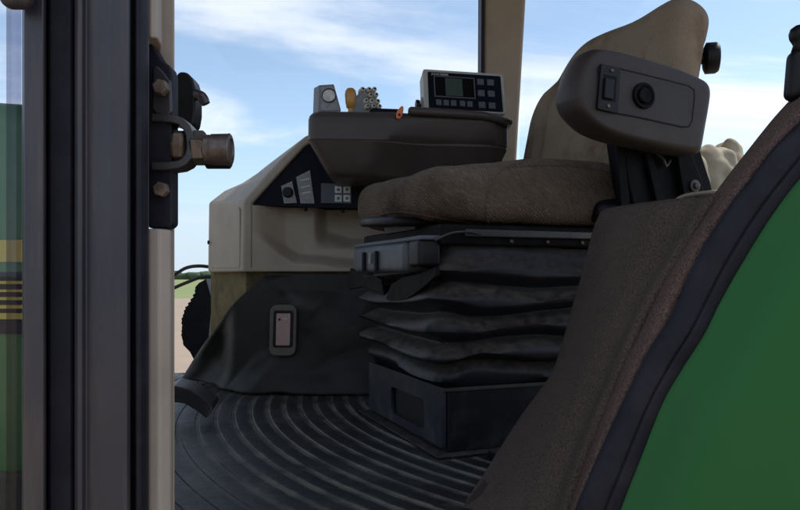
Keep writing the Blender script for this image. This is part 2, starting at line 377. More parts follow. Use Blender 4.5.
# far corner post, slightly tapering
p = [P(482.5,175,2.32),P(484.5,-160,2.32),P(533,-160,2.32),P(526,0,2.32),P(517,158,2.32),P(516,180,2.32)]
rp = obj('rear_post', MB().prism(p, (0,.10,0)), M['post'], T, bevel=.012, seg=3)
obj('post_edge', MB().prism([P(480.5,175,2.31),P(482.3,-160,2.31),P(485.3,-160,2.31),P(483.3,175,2.31)], (0,.10,0)), M['rubber'], rp)
obj('side_panel', MB().box((.0,2.38,FZ-.05),(.95,2.46,FZ+.5)), M['beige'], T, bevel=.01)
obj('front_post', MB().box((-1.0,2.36,FZ-.3),(-.93,2.44,ZT)), M['post'], T, bevel=.01)
pane('window_pane', (.265,2.4), (-.925,2.4), FZ+.33, ZT, M['glass'], T)
pane('window_pane', (.95,2.4), (.41,2.4), FZ+.52, ZT, M['glass'], T)
# hoses and far-side rubber edge by the console
obj('hose', MB().tube([P(140,292,2.6),P(172,276,2.55),P(186,268,2.5),P(200,266,2.45),P(216,268,2.42)], .0062, 8, 5), M['rubber'], T)
obj('hose', MB().tube([P(140,305,2.6),P(172,289,2.55),P(188,282,2.5),P(202,277,2.45),P(216,277,2.42)], .0062, 8, 5), M['rubber'], T)
ed = [(206,279),(203,284),(197,287)]
y = 290; x = 195
pts = [(206,279),(199,283)]
for i in range(15):
    y0 = 287 + i*4.0; xx = 195 - 13*sm(287,318,y0) + 0.5*max(0,(y0-335))*.25
    pts += [(xx-.9+random.uniform(-.7,.7)+.6, y0+random.uniform(-.8,.8)),(xx+.3+random.uniform(-.5,.5), y0+2.2)]
pts += [(190,352),(196,364),(206,368),(212,300)]
obj('edge_seal', MB().prism([P(*q, 2.44) for q in pts], (0,.06,0)), M['rubber'], T)
# pedal
pd = obj('brake_pedal', MB().prism([P(*q) for q in ((166,391,1.62),(174,386,1.62),(189,390,1.61),(200,397,1.60),(212,406,1.58),(212,411,1.575),(206,419,1.57),(196,411,1.585),(184,404,1.60),(166,402,1.615))], (0,.06,.012)), M['darksteel'], T, bevel=.004)
obj('pedal_arm', MB().tube([P(176,392,1.66),P(160,384,1.75),P(135,340,1.9)], .012, 8, 3), M['darksteel'], pd)

# wheel-arch liner: profile extruded from the door edge inwards
near = [(868,0),(843,40),(800,93),(776,120),(752,150),(722,189),(700,222),(678,256),(648,308),(626,356),(604,412),(585,462),(568,515),(552,570)]
def curve(pts, n):
    out = []; L = len(pts); q = [V(p) for p in pts]
    for k in range(n + 1):
        t = k / n * (L - 1); i = min(int(t), L - 2); t -= i
        a, b, c, d = q[max(i-1,0)], q[i], q[i+1], q[min(i+2,L-1)]
        out.append(.5*((2*b)+(c-a)*t+(2*a-5*b+4*c-d)*t*t+(3*b-a-3*c+d)*t**3))
    return out
# profile of the liner (photo column/row read at the near and far edge)
NEARD, FARD = .85, 1.2
far = [(600,213),(594,226),(588,248),(581,278),(573,306),(563,343),(553,373),(538,395),(519,420),(500,449),(484,474),(466,499),(452,520)]
fard = [FARD]*9 + [1.18,1.14,1.06,1.0]
nearp = [(714,199),(703,216),(690,238),(676,262),(658,290),(643,318),(628,352),(612,392),(597,430),(583,467),(570,508),(556,556),(543,600)]
fa = curve([(a,b,c) for (a,b),c in zip(far,fard)], 48); na = curve([(a,b,0) for a,b in nearp], 48)
def linerpt(u, v):
    i = min(int(round(v*48)),48)
    A = P(fa[i].x, fa[i].y, fa[i].z); B = P(na[i].x, na[i].y, NEARD)
    p = A.lerp(B, u)
    # cushioned: belly outwards a touch, hollow towards the rim
    b = math.sin(math.pi*u)
    p += V((-.012*b + .010*math.exp(-((u-.86)/.08)**2) , 0, 0))
    p.x += .02*math.exp(-u/.035)*.5 ; 
    return p
mb = MB().grid(40, 48, linerpt)
# rolled-over far edge and flat top ledge
top0 = [linerpt(i/40, 0) for i in range(41)]
mb.grid(40, 8, lambda u, v: (lambda p: V((p.x + .018*math.sin(v*math.pi/2) + .30*max(0,v-.3)*(1 if v>.3 else 0), p.y, p.z + .001*math.sin(min(1,v*2)*math.pi/2) )))(linerpt(u,0)))
lin = obj('wheel_arch_liner', mb, M['liner'], T, smooth=60, solid=.012)
kick = MB().prism([P(456,520,1.01),P(466,503,1.03),P(481,483,1.07),P(487,496,1.04),P(497,518,.99)], (.006,.004,.006))
obj('kick_plate', kick, M['arm'], T, bevel=.003)
# rim trim, seal and green fender follow the door edge
nr = curve([(a,b,0) for a,b in near], 60)
sealL = [(868,55),(843,83),(800,126),(776,150),(752,182),(728,213),(700,259),(678,308),(660,339),(648,358),(620,415),(600,459),(580,506),(560,556)]
def resamp(pts, n):
    c = curve([(a,b,0) for a,b in pts], 400); L=[0]
    for i in range(400): L.append(L[-1]+(c[i+1]-c[i]).length)
    out=[]; j=0
    for k in range(n+1):
        t=L[-1]*k/n
        while j<399 and L[j+1]<t: j+=1
        out.append(c[j].lerp(c[j+1], (t-L[j])/max(1e-9,L[j+1]-L[j])))
    return out
NS = 200
rA = resamp([(985,-770),(988,-520),(980,-300),(950,-190),(905,-75)]+near, NS); rB = resamp([(1014,-770),(1017,-510),(1008,-290),(976,-175),(920,-40)]+sealL, NS)
sealR = [(890,80),(850,118),(800,174),(770,213),(740,261),(718,300),(701,334),(680,367),(660,402),(640,452),(618,508),(600,560)]
rF = resamp(sealR, NS); rC = resamp([(1043,-770),(1046,-505),(1036,-285),(1004,-165),(945,-10)]+sealR, NS)
def strip(fn, nu): return MB().grid(nu, NS, lambda u, v: fn(u, int(round(v*NS))))
def rim(u, i):
    a, b = rA[i], rB[i]; q = a.lerp(b, u)
    d = .875 - .055*math.sin(min(1, u*1.25)*math.pi/2) + .004*nz((i*.3,u*3,0), .6)
    if u > .8: d += .02*((u-.8)/.2)**2
    return P(q.x, q.y, d)
obj('edge_trim', strip(rim, 14), M['rim'], T, smooth=180, solid=.008)
def seal(u, i):
    a, b = rB[i], rC[i]
    q = a.lerp(b, -.06 + u*1.10)
    d = .811 - .008*max(0,math.sin(min(1,u)*math.pi))**.6 + .004*sm(.60,.64,u)*(1-sm(.68,.72,u))
    d += .0009*nz((i*.5, u*2, 1), .8) + .001*nz((i*.35, u*4, 5), .9)
    return P(q.x, q.y, d)
obj('door_seal', strip(seal, 24), M['rubber'], T, smooth=180, solid=.004)
def fend(u, i):
    c = rF[i]; w = u*u
    q = V((c.x + w*900, c.y + w*620))
    d0 = .815 - .035*sm(0, .055, w) - .01*sm(0,.4,w) + .0*w
    t = P(c.x, c.y, .80)
    e = V((q.x - c.x, q.y - c.y)) / F * .80
    return V((t.x + e.x, d0 + .05*w, t.z - e.y))
obj('fender', strip(fend, 40), M['green'], T, smooth=180, solid=.003)
# window catch at the upper right
hd = obj('window_handle', MB().rbox(P(799,76,.86), (.034,.024,.062), .010, 2, 3, fn=lambda x,y,z:(x+.004*sm(-.03,.03,z), y, z)), M['blackplastic'], T, smooth=180)
obj('handle_knob', MB().lathe(P(799,52,.86), (0.05,0,1), [(0,.009),(.008,.007),(.012,.009),(.016,.0115),(.022,.0125),(.028,.011),(.032,.006),(.033,.001)], 20), M['blackplastic'], hd, smooth=180)

# ------------------------------------------------------------------ floor mat
R0, R1 = .55, 2.05
def clampxy(p):
    return p
mb = MB(); na_ = 90
rads = []; k = int(R0/PITCH)
while k*PITCH < R1:
    r = k*PITCH
    rads += [(r+.0006,-.0016),(r+GRV*PITCH-.0006,-.0016),(r+GRV*PITCH+.0006,0),(r+PITCH*.62,.0006),(r+PITCH-.0006,0)]
    k += 1
rings = []
for r, h in rads:
    ring = []
    for j in range(na_ + 1):
        a = R(140 + 128*j/na_)
        ring.append(RC + V((r*math.cos(a), r*math.sin(a), h)))
    rings.append(ring)
keep = lambda p: -.90 < p.x < .9 and .84 < p.y < 2.42
full = MB().loft(rings, cap=False, closed=False)
full.f = [f for f in full.f if any(keep(full.v[i]) for i in f)]
# drop unused vertices
used = sorted({i for f in full.f for i in f}); mp = {o: n for n, o in enumerate(used)}
full.v = [V((max(-.9,min(.9,p.x)), max(.84,min(2.42,p.y)), p.z)) for p in (full.v[i] for i in used)]; full.f = [tuple(mp[i] for i in f) for f in full.f]
fm = obj('floor_mat', full, M['mat'], loc=RC, smooth=20)
tag(fm, 'dark ribbed rubber mat with curved dusty grooves on the cab floor', 'floor mat')

# ------------------------------------------------------------------ side console
C = thing('side_console', 'beige side console with black instrument panel and draped black apron', 'console', (-.2, 2.15, FZ))
back = V((-.19,.32,.03)); DF = 2.03
outer = [(243,272),(244,201),(262,180),(282,158),(299,142),(306,136),(316,131),(332,129),(440,129),(440,272)]
innr = [(252,267),(252,203.5),(268,186),(287,165),(304,147),(312,142),(320,139),(334,137),(432,137),(432,267)]
mb = MB(); n = len(outer)
fo = [P(x,y,DF) for x,y in outer]; fi = [P(x,y,DF) for x,y in innr]; bk = [p+V((back.x,back.y,(.028 - .075*sm(0,60,201-y)) if y < 250 else 0)) for p,(x,y) in zip(fo,outer)]; fi2 = [p+V((0,.02,0)) for p in fi]
mb.add(fo+fi+bk+fi2, [(i,(i+1)%n,n+(i+1)%n,n+i) for i in range(n)] + [(i,2*n+i,2*n+(i+1)%n,(i+1)%n) for i in range(n)] + [tuple(range(3*n-1,2*n-1,-1))]
       + [(n+i,n+(i+1)%n,3*n+(i+1)%n,3*n+i) for i in range(n)])
shell = obj('console_shell', mb, M['console'], C, bevel=.010, seg=4)
# door in the left side of the shell
sx = lambda t, z: P(244,272,DF) + V((-.19*t, .32*t, z)) + V((-.0035,-.0018,0))
obj('access_door', MB().prism([sx(.10,.012),sx(.86,.014),sx(.92,.03),sx(.92,.19),sx(.88,.2),sx(.12,.192),sx(.08,.185),sx(.08,.02)], (.003,.0015,0)), M['console'], shell, bevel=.002)
obj('door_latch', MB().box((-.003,-.003,-.006),(.003,.003,.006), Matrix.Translation(sx(.93,.10)+V((-.003,-.002,0)))), M['rubber'], shell)
# lower front with the moulded hollows
def hollow(u, v):
    px = 252 + 180*u; py = 205 + 63*v
    bl = 232 + 24*sm(252,300,px) + 5*sm(300,360,px)
    a = sm(251,285,px) * (1 - sm(bl-4, bl+9, py))
    b = sm(310,322,px) * (1 - sm(226+8*sm(315,350,px), 250, py))
    d = DF + .0005 + .080*a + .075*b
    return P(px, py, DF) + V(((px-400)/F*(d-DF)*0, d-DF, 0))
lf = obj('lower_fascia', MB().grid(120, 50, hollow), M['console'], C, smooth=180)
for px, py in ((306,209.5),(343,211.5)):
    obj('screw', MB().lathe(P(px,py,DF+.03), (0,-1,0), [(0,.0052),(.03,.0052),(.033,.003)], 14), M['rubber'], lf)
# black instrument panel
ip = obj('instrument_panel', MB().prism([P(x,y,DF+.012) for x,y in ((252.5,204.8),(268,186),(287,165),(304,147),(312,142),(320,139),(334,137),(431,137),(431,208.5),(320,207.5),(300,206.5))], (0,.01,0)), M['navy'], C)
q = lambda pts, d=.006: MB().prism([P(x,y,DF+.012-d) for x,y in pts], (0,d+.002,0))
obj('switch_plate', q(((281,186),(292,181),(297,203),(284,203.5))), M['greylabel'], ip, bevel=.001)
obj('rotary_knob', MB().lathe(P(288,192.5,DF+.007), (0,-1,0), [(0,.016),(.012,.0145),(.014,.012)], 20), M['blackplastic'], ip)
obj('label_plate', q(((296,177),(310,170),(314.5,203.5),(300.5,203.5)), .004), M['greylabel'], ip, bevel=.0008)
for k, yy in enumerate((180,187,193)):
    obj('printed_line', q(((300+k*.9,yy),(309+k*.8,yy-2),(309.2+k*.8,yy-.9),(300.2+k*.9,yy+1.1)), .0045), M['white'], ip)
obj('keypad_plate', q(((321,183),(351.5,184.5),(351.5,203.5),(321,203)), .004), M['key'], ip, bevel=.0008)
for ix in range(2):
    for iy in range(2):
        x0, y0 = 334.8+ix*8.6, 186+iy*8.7
        obj('key', q(((x0,y0),(x0+7,y0+.3),(x0+7,y0+7.2),(x0,y0+7)), .008), M['white'], ip, bevel=.0012)
        obj('key_mark', q(((x0+2.2,y0+2.2),(x0+4.8,y0+2.3),(x0+4.8,y0+4.8),(x0+2.2,y0+4.8)), .0088), M['key'], ip)
# foam-faced base below
obj('console_base', MB().prism([V((P(244,272,DF+.03).x+.006,DF+.03,FZ-.01)), V((P(244,272,DF+.03).x+.006,DF+.03,P(0,272,DF).z+.012)), V((P(436,272,DF+.03).x,DF+.03,P(0,272,DF).z+.012)), V((P(436,272,DF+.03).x,DF+.03,FZ-.01))], (-.19,.32,0)), M['olive'], C)
# black apron draped over the base
def poly(pts, t):
    c = [V(p) for p in pts]; L=[0]
    for a, b in zip(c, c[1:]): L.append(L[-1]+(b-a).length)
    t *= L[-1]
    for i in range(len(c)-1):
        if t <= L[i+1] or i == len(c)-2: return c[i].lerp(c[i+1], (t-L[i])/(L[i+1]-L[i]))
ZA = P(0,274,DF).z
def apron(u, v):
    top = poly([(-.388,2.026),(-.34,2.024),(-.1,2.022),(.16,2.02)], u)
    bot = poly([(-.705,2.30),(-.60,2.16),(-.50,2.055),(-.42,2.0),(-.30,1.985),(.16,1.985)], u)
    k = v**.92
    p = top.lerp(bot, k); p = V((p.x, p.y, ZA + (FZ+.004-ZA)*v))
    e = math.sin(math.pi*v)
    ed = 1 - sm(0,.22,u)
    p += V((-.45,-.85,0)) * (.010*e*ed)                                   # stands off the corner of the base
    p += V((-.3,-.9,0)) * (.014*math.exp(-((u-.05)/.075)**2)*sm(.03,.4,v)) # rolled edge
    an = math.atan2(v, u*1.9+.02); rr_ = math.hypot(v, u*1.9)
    p.y += .024*math.sin(an*11+.6)*sm(.06,.4,rr_)*(1-sm(.7,1.3,rr_))
    g = u - .02 - .10*v
    p.y += (.016*math.exp(-((u-.17-.06*v)/.05)**2) - .014*math.exp(-((u-.30-.08*v)/.06)**2))*sm(.08,.5,v)
    p.y -= .008*math.sin(11*v + 4*u)*sm(.3,.55,u)*sm(.1,.5,v) + .022*sm(.72,1,v)*sm(.1,.3,u)
    p.y += .009*nz((u*9, v*4, 2), 1) + .004*nz((u*20, v*10, 5), 1)
    p.z += .010*sm(.85,1,v)*max(0,nz((u*11,3,1),1)); p.z = max(p.z, FZ+.004)
    p.y -= max(0, p.y - 2.034)*sm(-.56,-.47,p.x)
    return p
obj('apron', MB().grid(90, 60, apron), M['cloth'], C, smooth=180, solid=.004)

# small framed panel on the apron
DP = 1.985
Pn = thing('framed_panel', 'small upright tan framed panel with pale pink face on the black apron', 'panel', P(283,356,DP))
def rr(x0,y0,x1,y1,r,n=5):
    o=[]
    for cx,cy,a0 in ((x1-r,y0+r,-90),(x1-r,y1-r,0),(x0+r,y1-r,90),(x0+r,y0+r,180)):
        for k in range(n+1):
            a=R(a0+90*k/n); o.append((cx+r*math.cos(a),cy+r*math.sin(a)))
    return o
shear = lambda pts: [(x-.025*(y-330), y) for x,y in pts]
obj('outer_frame', MB().prism([P(x,y,DP) for x,y in shear(rr(269.5,305,296,356,7))], (0,.03,0)), M['tanframe'], Pn, bevel=.003)
obj('inner_frame', MB().prism([P(x,y,DP-.003) for x,y in shear(rr(273,310.5,293,347.5,2.5))], (0,.01,0)), M['blackplastic'], Pn, bevel=.0015)
pf = obj('pink_face', MB().prism([P(x,y,DP-.005) for x,y in shear(rr(276,313.5,290,345.5,1.2))], (0,.006,0)), M['pink'], Pn, bevel=.0006)
obj('dark_dot', MB().lathe(P(279.5,319.5,DP-.0045), (0,-1,0), [(0,.0034),(.0022,.0034)], 12), M['blackplastic'], pf)
obj('printed_line', MB().prism([P(x,y,DP-.0058) for x,y in ((283,318.2),(287.5,318.2),(287.5,319.2),(283,319.2))], (0,.003,0)), M['white'], pf)

# ------------------------------------------------------------------ storage box beside the seat
DB = 1.80
Bx = thing('storage_box', 'dark brown moulded storage box with rounded lid behind the seat cushion', 'storage box', P(410,183,DB)+V((0,.14,0)))
x0, x1 = (307-400)/F*DB, (513-400)/F*(DB)
zt, zs, zb = P(0,109.5,DB).z, P(0,139,DB).z, P(0,174,DB).z
cx = (x0+x1)/2; L_ = x1-x0
def up(x,y,z):
    u = (x+L_/2)/L_
    yy = y
    if y < 0: yy = y + .05*sm(.42,.62,u)*sm(0,.06,-y) + .03*sm(.8,1,u)
    zz = z - (.012*u if z>0 else 0) - (.006*(1-math.cos((u-.5)*2))*0)
    if z < 0: zz = z - .006*u
    return (x + (.006 if u<.1 and z>0 else 0), yy, zz)
def boxring(z, inset=0.0):
    t = max(0, (zs - z)/(zs - zb))                       # taper below the seam
    xa, xb = x0 + .052*t + inset, x1 - .008*sm(.0,1,max(0,(zs-z)/(zs-zb))) - .03*t - inset
    ya, yb = DB + inset + .035*t, DB + .28 - inset
    o = []
    def arc(cx, cy, r, a0, n=8):
        for k in range(n+1): o.append([cx + r*math.cos(R(a0+90*k/n)), cy + r*math.sin(R(a0+90*k/n))])
    arc(xa+.025, ya+.025, .025, 180); 
    for k in range(1,24): o.append([xa+.025 + (xb-.09-xa-.025)*k/24, ya])
    arc(xb-.09, ya+.09, .09, 270, 12); arc(xb-.05, yb-.05, .05, 0); arc(xa+.02, yb-.02, .02, 90)
    out = []
    for x, y in o:
        u = (x-x0)/L_
        f = max(0, 1-(y-ya)/.1)
        edge = .46 - .14*sm(0,1,(zt-z)/(zt-zb))          # curved step between the light front and the set-back right half
        y += f*(.012*sm(edge-.06,edge+.08,u) + .10*sm(edge-.02,edge+.2,u)*((zt-z)/(zt-zb))*.55)
        dz = -.012*u*(1 if z < zs else .6) + (.006*sm(.2,.35,u)*0)
        out.append(V((x, y, z + dz)))
    return out
g_ = .0012
lev = [(zb+.0,.03),(zb+.001,.012),(zb+.006,.003),(zb+.014,0),(zb+.04,0),((zb+zs)/2,0),(zs-g_*2,0),(zs-g_,.0018),(zs,.0018),(zs+g_,0),(zs+.02,0),(zt-.022,.0005),(zt-.012,.003),(zt-.004,.009),(zt,.018),(zt+.001,.04)]
obj('body', MB().loft([boxring(z,i) for z,i in lev]), M['bin'], Bx, smooth=50)
def lidf(x,y,z):
    u = (x+.15)/.3
    return (x, y + .02*sm(.5,1,u)*(1 if y<0 else -1), z - .018*u - .014*sm(.7,1.0,u)*(1 if z>0 else .5))
lx0, lx1 = (408-400)/F*DB, (514-400)/F*DB
obj('lid', MB().rbox(((lx0+lx1)/2, DB+.144, zt+.000), (lx1-lx0,.29,.022), .0105, 8, 4, lidf), M['bin'], Bx, smooth=180)
obj('inner_tray', MB().prism([P(*q,DB+.03) for q in ((368,112),(372,107.5),(400,108.5),(404,112),(398,119),(378,118))], (0,.10,0)), M['navy'], Bx, bevel=.006)

# things standing on the storage box
g = thing('dial_gauge', 'square grey box with round clear dial at the left end of the storage box', 'gauge', P(327,110,DB+.10))
DG = DB+.08
obj('gauge_case', MB().prism([P(*q,DG) for q in ((319,85),(334,84),(341,109),(341,113),(318,113))], (-.018,.03,0)), M['greybox'], g, bevel=.002)
obj('gauge_face', MB().prism([P(*q,DG-.002) for q in ((321,87),(333,86),(339.5,110),(320.5,110.5))], (0,.004,0)), M['greylabel'], g)
obj('gauge_dial', MB().lathe(P(329,95.5,DG-.001), (0,-1,.12), [(0,.0175),(.004,.0175),(.005,.015),(.0045,.013)], 24), M['white'], g)
obj('gauge_bezel', MB().tube([P(329,95.5,DG-.004)+V((.0178*math.cos(a),0,.0178*math.sin(a))) for a in (2*math.pi*k/24 for k in range(25))], .0022, 6), M['darksteel'], g)
DK = DB+.09
k = MB().lathe(P(351,113,DK), (-.02,0,1), [(0,.008),(.012,.008),(.014,.012),(.03,.0148),(.05,.0158),(.06,.014),(.066,.009),(.068,.001)], 20)
lt = thing('hand_lever', 'short lever with amber rounded knob between the grey dial box and the cream studs', 'lever', P(351,113,DK))
obj('lever_knob', k, M['amber'], lt, smooth=60)
obj('lever_shaft', MB().lathe(P(351,118,DK), (0,0,1), [(0,.005),(.016,.005)], 12), M['darksteel'], lt)
s = thing('lever_bank', 'small grey wedge crowded with cream studs on the brown storage box', 'lever bank', P(366,112,DK))
obj('wedge', MB().prism([P(*q,DK-.005) for q in ((350,113),(356,96),(361,90),(379,110),(378,114))], (.008,.05,.0)), M['greybox'], s, bevel=.002)
obj('back_plate', MB().prism([P(*q,DK+.03) for q in ((357,113),(358,90),(360,88),(371,88),(376,95),(380,113))], (0,.02,0)), M['cream'], s, bevel=.003)
for r in range(4):
    for c in range(3):
        px = 361.5 + c*6.0 + r*1.5 + random.uniform(-.4,.4); py = 91 + r*5.6 + random.uniform(-.5,.5)
        p = P(px, py, DK+.024 - .010*r)
        st = obj('stud', MB().lathe(p, (.35,-.92,.12), [(0,.0068),(.012,.0066),(.014,.0055),(.0145,.001)], 14), M['cream'], s)
        obj('stud_tip', MB().lathe(p + V((.35,-.92,.12)).normalized()*.0135, (.35,-.92,.12), [(0,.0028),(.003,.0028)], 10), M['blackplastic'], st)
mb = MB().prism([P(*q,DB-.006) for q in ((396,114),(397,111),(400,107),(402,105.5),(403.5,106.5),(403.5,110),(402,116),(399.5,119),(396.5,118.5))], (0,.006,0))
og = thing('key_tag', 'small orange plastic tag at the front edge of the storage box', 'tag', P(399,119,DB))
obj('tag_body', mb, M['orange'], og, bevel=.002)
obj('tag_hole', MB().lathe(P(399.3,114.8,DB-.0055), (0,-1,0), [(0,.0035),(.0015,.0035)], 12), M['blackplastic'], og)

# ------------------------------------------------------------------ display monitor
BL, BR, TL = P(424.5,109.5,1.875), P(506,114,1.907), P(418.5,68.5,1.912)
ex = (BR-BL).normalized(); ey = (TL-BL); ey = (ey - ex*ey.dot(ex)).normalized(); en = ex.cross(ey)
MW, MH = (BR-BL).length, (TL-BL).length
if en.y > 0: en = -en
Mo = thing('display_monitor', 'grey framed display monitor with dark keypad face standing on the storage box', 'monitor', (BL+BR)/2)
A = lambda a, b, o=0.0: BL + ex*(a*MW) + ey*(b*MH) + en*o
def mrect(a0,b0,a1,b1,o,th,r=0):
    if r:
        ratio = MW/MH
        return MB().prism([BL+ex*x+ey*y+en*o for x,y in rr(a0*MW,b0*MH,a1*MW,b1*MH,r)], -en*th)
    return MB().prism([A(a0,b0,o),A(a1,b0,o),A(a1,b1,o),A(a0,b1,o)], -en*th)
hs = obj('housing', mrect(0,0,1,1,0,.055,.007), M['bezel'], Mo, bevel=.003)
fc = obj('front_face', mrect(.055,.04,.965,.925,.002,.004,.003), M['navy'], Mo, bevel=.0008)
scn = obj('screen', mrect(.135,.33,.62,.80,.0036,.003), M['screendark'], fc)
obj('screen_image', mrect(.265,.35,.475,.78,.0042,.002), M['screen'], fc)
mb = MB()
for r4 in ((.125,.80,.63,.825),(.125,.305,.63,.33),(.125,.33,.137,.80),(.618,.33,.63,.80)):
    mb.v, mb.f, mb2 = mb.v, mb.f, mrect(*r4,.0048,.003); mb.add(mb2.v, mb2.f)
obj('screen_frame', mb, M['key'], fc)
for a in (.175,.265,.355,.465,.555):
    obj('key', mrect(a-.033,.11,a+.033,.245,.0045,.003,.0015), M['key'], fc, bevel=.0006)
for a in (.705,.83):
    for b in (.74,.46,.17):
        obj('key', mrect(a-.042,b-.075,a+.042,b+.075,.0045,.003,.0015), M['key'], fc, bevel=.0006)
def words(text, a, b, size, mat, parent):
    cu = bpy.data.curves.new('lettering', 'FONT'); cu.body = text; cu.size = size; cu.extrude = .0002
    t = bpy.data.objects.new('lettering', cu); col.objects.link(t)
    bpy.context.view_layer.update()
    me = bpy.data.meshes.new_from_object(t); bpy.data.objects.remove(t)
    mb = MB(); X = Matrix((ex, ey, en)).transposed()
    mb.add([A(a,b,.0026) + X @ v.co for v in me.vertices], [tuple(p.vertices) for p in me.polygons])
    return obj('lettering', mb, mat, parent)
words('JOHN DEERE', .10, .850, .0082, M['white'], fc)
kb = obj('mount_knob', MB().lathe(A(-.012,.23,-.028), -ex, [(0,.004),(.004,.004),(.005,.012),(.007,.0145),(.014,.015),(.016,.0135)], 20), M['blackplastic'], Mo)
obj('mount_bracket', MB().prism([A(-.018,-.12,-.012),A(-.018,.4,-.02),A(-.018,.4,-.042),A(-.018,-.12,-.05)], ex*.004), M['bezel'], Mo, bevel=.001)
obj('mount_foot', MB().prism([A(-.0,-.14,-.01),A(1,-.14,-.01),A(1,-.14,-.05),A(-.0,-.14,-.05)], ey*.01), M['bezel'], Mo, bevel=.002)

# ------------------------------------------------------------------ operator seat, swivelled towards the door
SB = V((.084, 1.30, FZ)); SA = R(21)
S = thing('operator_seat', 'worn brown fabric driver seat with tan backrest on black bellows base', 'seat', SB, SA)
SM = W[S.name]
L = lambda u, w, z: SM @ V((u, w, z))
sn = (SM.to_3x3() @ V((0,1,0)))
so = lambda name, mb, mat, par=None, **k: obj(name, mb, mat, par or S, **k)
def lbox(u0,u1,w0,w1,z0,z1): return MB().box((u0,w0,z0),(u1,w1,z1), SM)
def lrbox(u0,u1,w0,w1,z0,z1,r,m=4,k=4,fn=None):
    mb = MB(); mb.rbox((0,0,0),(u1-u0,w1-w0,z1-z0), r, m, k, fn)
    c = V(((u0+u1)/2,(w0+w1)/2,(z0+z1)/2)); mb.v = [SM @ (p+c) for p in mb.v]; return mb
# base
base = so('pedestal', lbox(.004,.42,.0,.43,.004,.125), M['basemetal'], bevel=.004)
fl = so('floor_flange', lrbox(-.025,.46,-.022,.46,.0008,.006,.002,2,2), M['basemetal'], label='dusty flange of the seat base')
# front plate with a hand slot
ow = [(w,z) for w,z in rr(0.0,.014,.43,.127,.004,4)]; iw = [(w,z) for w,z in rr(.085,.032,.275,.090,.014,4)]
n = len(ow); mb = MB()
vs = [L(-.006,w,z) for w,z in ow] + [L(-.006,w,z) for w,z in iw] + [L(.002,w,z) for w,z in ow] + [L(.002,w,z) for w,z in iw]
fs = []
for i in range(n):
    j = (i+1)%n
    fs += [(i,j,n+j,n+i),(2*n+i,3*n+i,3*n+j,2*n+j),(i,2*n+i,2*n+j,j),(n+i,n+j,3*n+j,3*n+i)]
mb.add(vs, fs)
so('front_plate', mb, M['basefront'], base, bevel=.0012)
so('slot_back', MB().prism([L(.0025,w,z) for w,z in rr(.08,.028,.28,.094,.02,3)], sn*0 + (SM.to_3x3() @ V((.001,0,0)))), M['blackplastic'], base)
so('mounting_bracket', lrbox(.06,.20,-.105,-.05,.001,.022,.006,1,3), M['basemetal'])
so('top_rim', lbox(-.0075,.423,-.004,-.0005,.120,.127), M['darksteel'], base, bevel=.001)
# bellows: rounded rings, alternately out and in
def ring(z, off, k, cr=.035):
    kk = k; k = round(k/1.54)*1.54                      # the rings of one pleat move together
    u0,u1,w0,w1 = .0-off,.43+off,.0-off,.43+off; cr = cr + off*.55
    o=[]; N=22
    def seg(a, b, n): return [(a[0]+(b[0]-a[0])*i/n, a[1]+(b[1]-a[1])*i/n) for i in range(n)]
    def arc(c, a0, n): return [(c[0]+cr*math.cos(R(a0+90*i/n)), c[1]+cr*math.sin(R(a0+90*i/n))) for i in range(n)]
    o += seg((u0+cr,w0),(u1-cr,w0),N) + arc((u1-cr,w0+cr),-90,6) + seg((u1,w0+cr),(u1,w1-cr),N) + arc((u1-cr,w1-cr),0,6)
    o += seg((u1-cr,w1),(u0+cr,w1),N) + arc((u0+cr,w1-cr),90,6) + seg((u0,w1-cr),(u0,w0+cr),N) + arc((u0+cr,w0+cr),180,6)
    pts=[]
    for (u,w) in o:
        front = 1-sm(-.02,.06,u)
        zz = z + .006*nz((u*6,w*6,k*3.1),1) + .0012*nz((u*22,w*22,kk*1.3),1)
        zz += .007*math.sin(w*9+k*.7)*front + .006*(math.sin(u*14+1.2*k))*(1-front)
        dd = 1 + .25*nz((u*9,w*9,k),1)
        c = V((.215,.215)); d = V((u,w))-c
        s_ = 1 + (.008*nz((u*8,w*8,k*5),1)) + .0015*nz((u*30,w*30,kk*9),1)
        pts.append(L(c.x+d.x*s_, c.y+d.y*s_, zz))
    return pts
prof = [(.395,.0),(.375,.003),(.360,.012),(.345,.026),(.339,.030),(.335,.028),(.327,.014),(.318,-.004),(.314,-.004),(.305,.012),(.293,.030),(.287,.036),(.283,.035),(.275,.014),(.266,-.006),(.262,-.006),(.253,.012),(.241,.032),(.236,.036),(.232,.034),(.224,.012),(.216,-.006),(.212,-.005),(.203,.014),(.192,.033),(.186,.035),(.182,.030),(.176,.006),(.170,-.006),(.163,.0),(.155,.013),(.143,.015),(.138,.004),(.126,.0)]
so('bellows', MB().loft([ring(z,o,i*.22) for i,(z,o) in enumerate(prof)]), M['bellows'], smooth=85)
# suspension top and its fittings
top = so('suspension_frame', lrbox(-.015,.46,-.015,.445,.392,.432,.006,1,2), M['jet'])
so('side_rail', lbox(.03,.42,-.026,-.016,.408,.422), M['darksteel'], top, bevel=.002)
for u in (.13,.21,.29,.36):
    so('rail_bolt', MB().lathe(L(u,-.0155,.401), -sn, [(0,.004),(.004,.004),(.005,.0025)], 10), M['darksteel'], top)
so('release_cable', MB().tube([L(-.03,-.02,.40),L(.0,-.026,.413),L(.03,-.032,.416),L(.06,-.026,.413)], .0025, 8, 5), M['darksteel'], top)
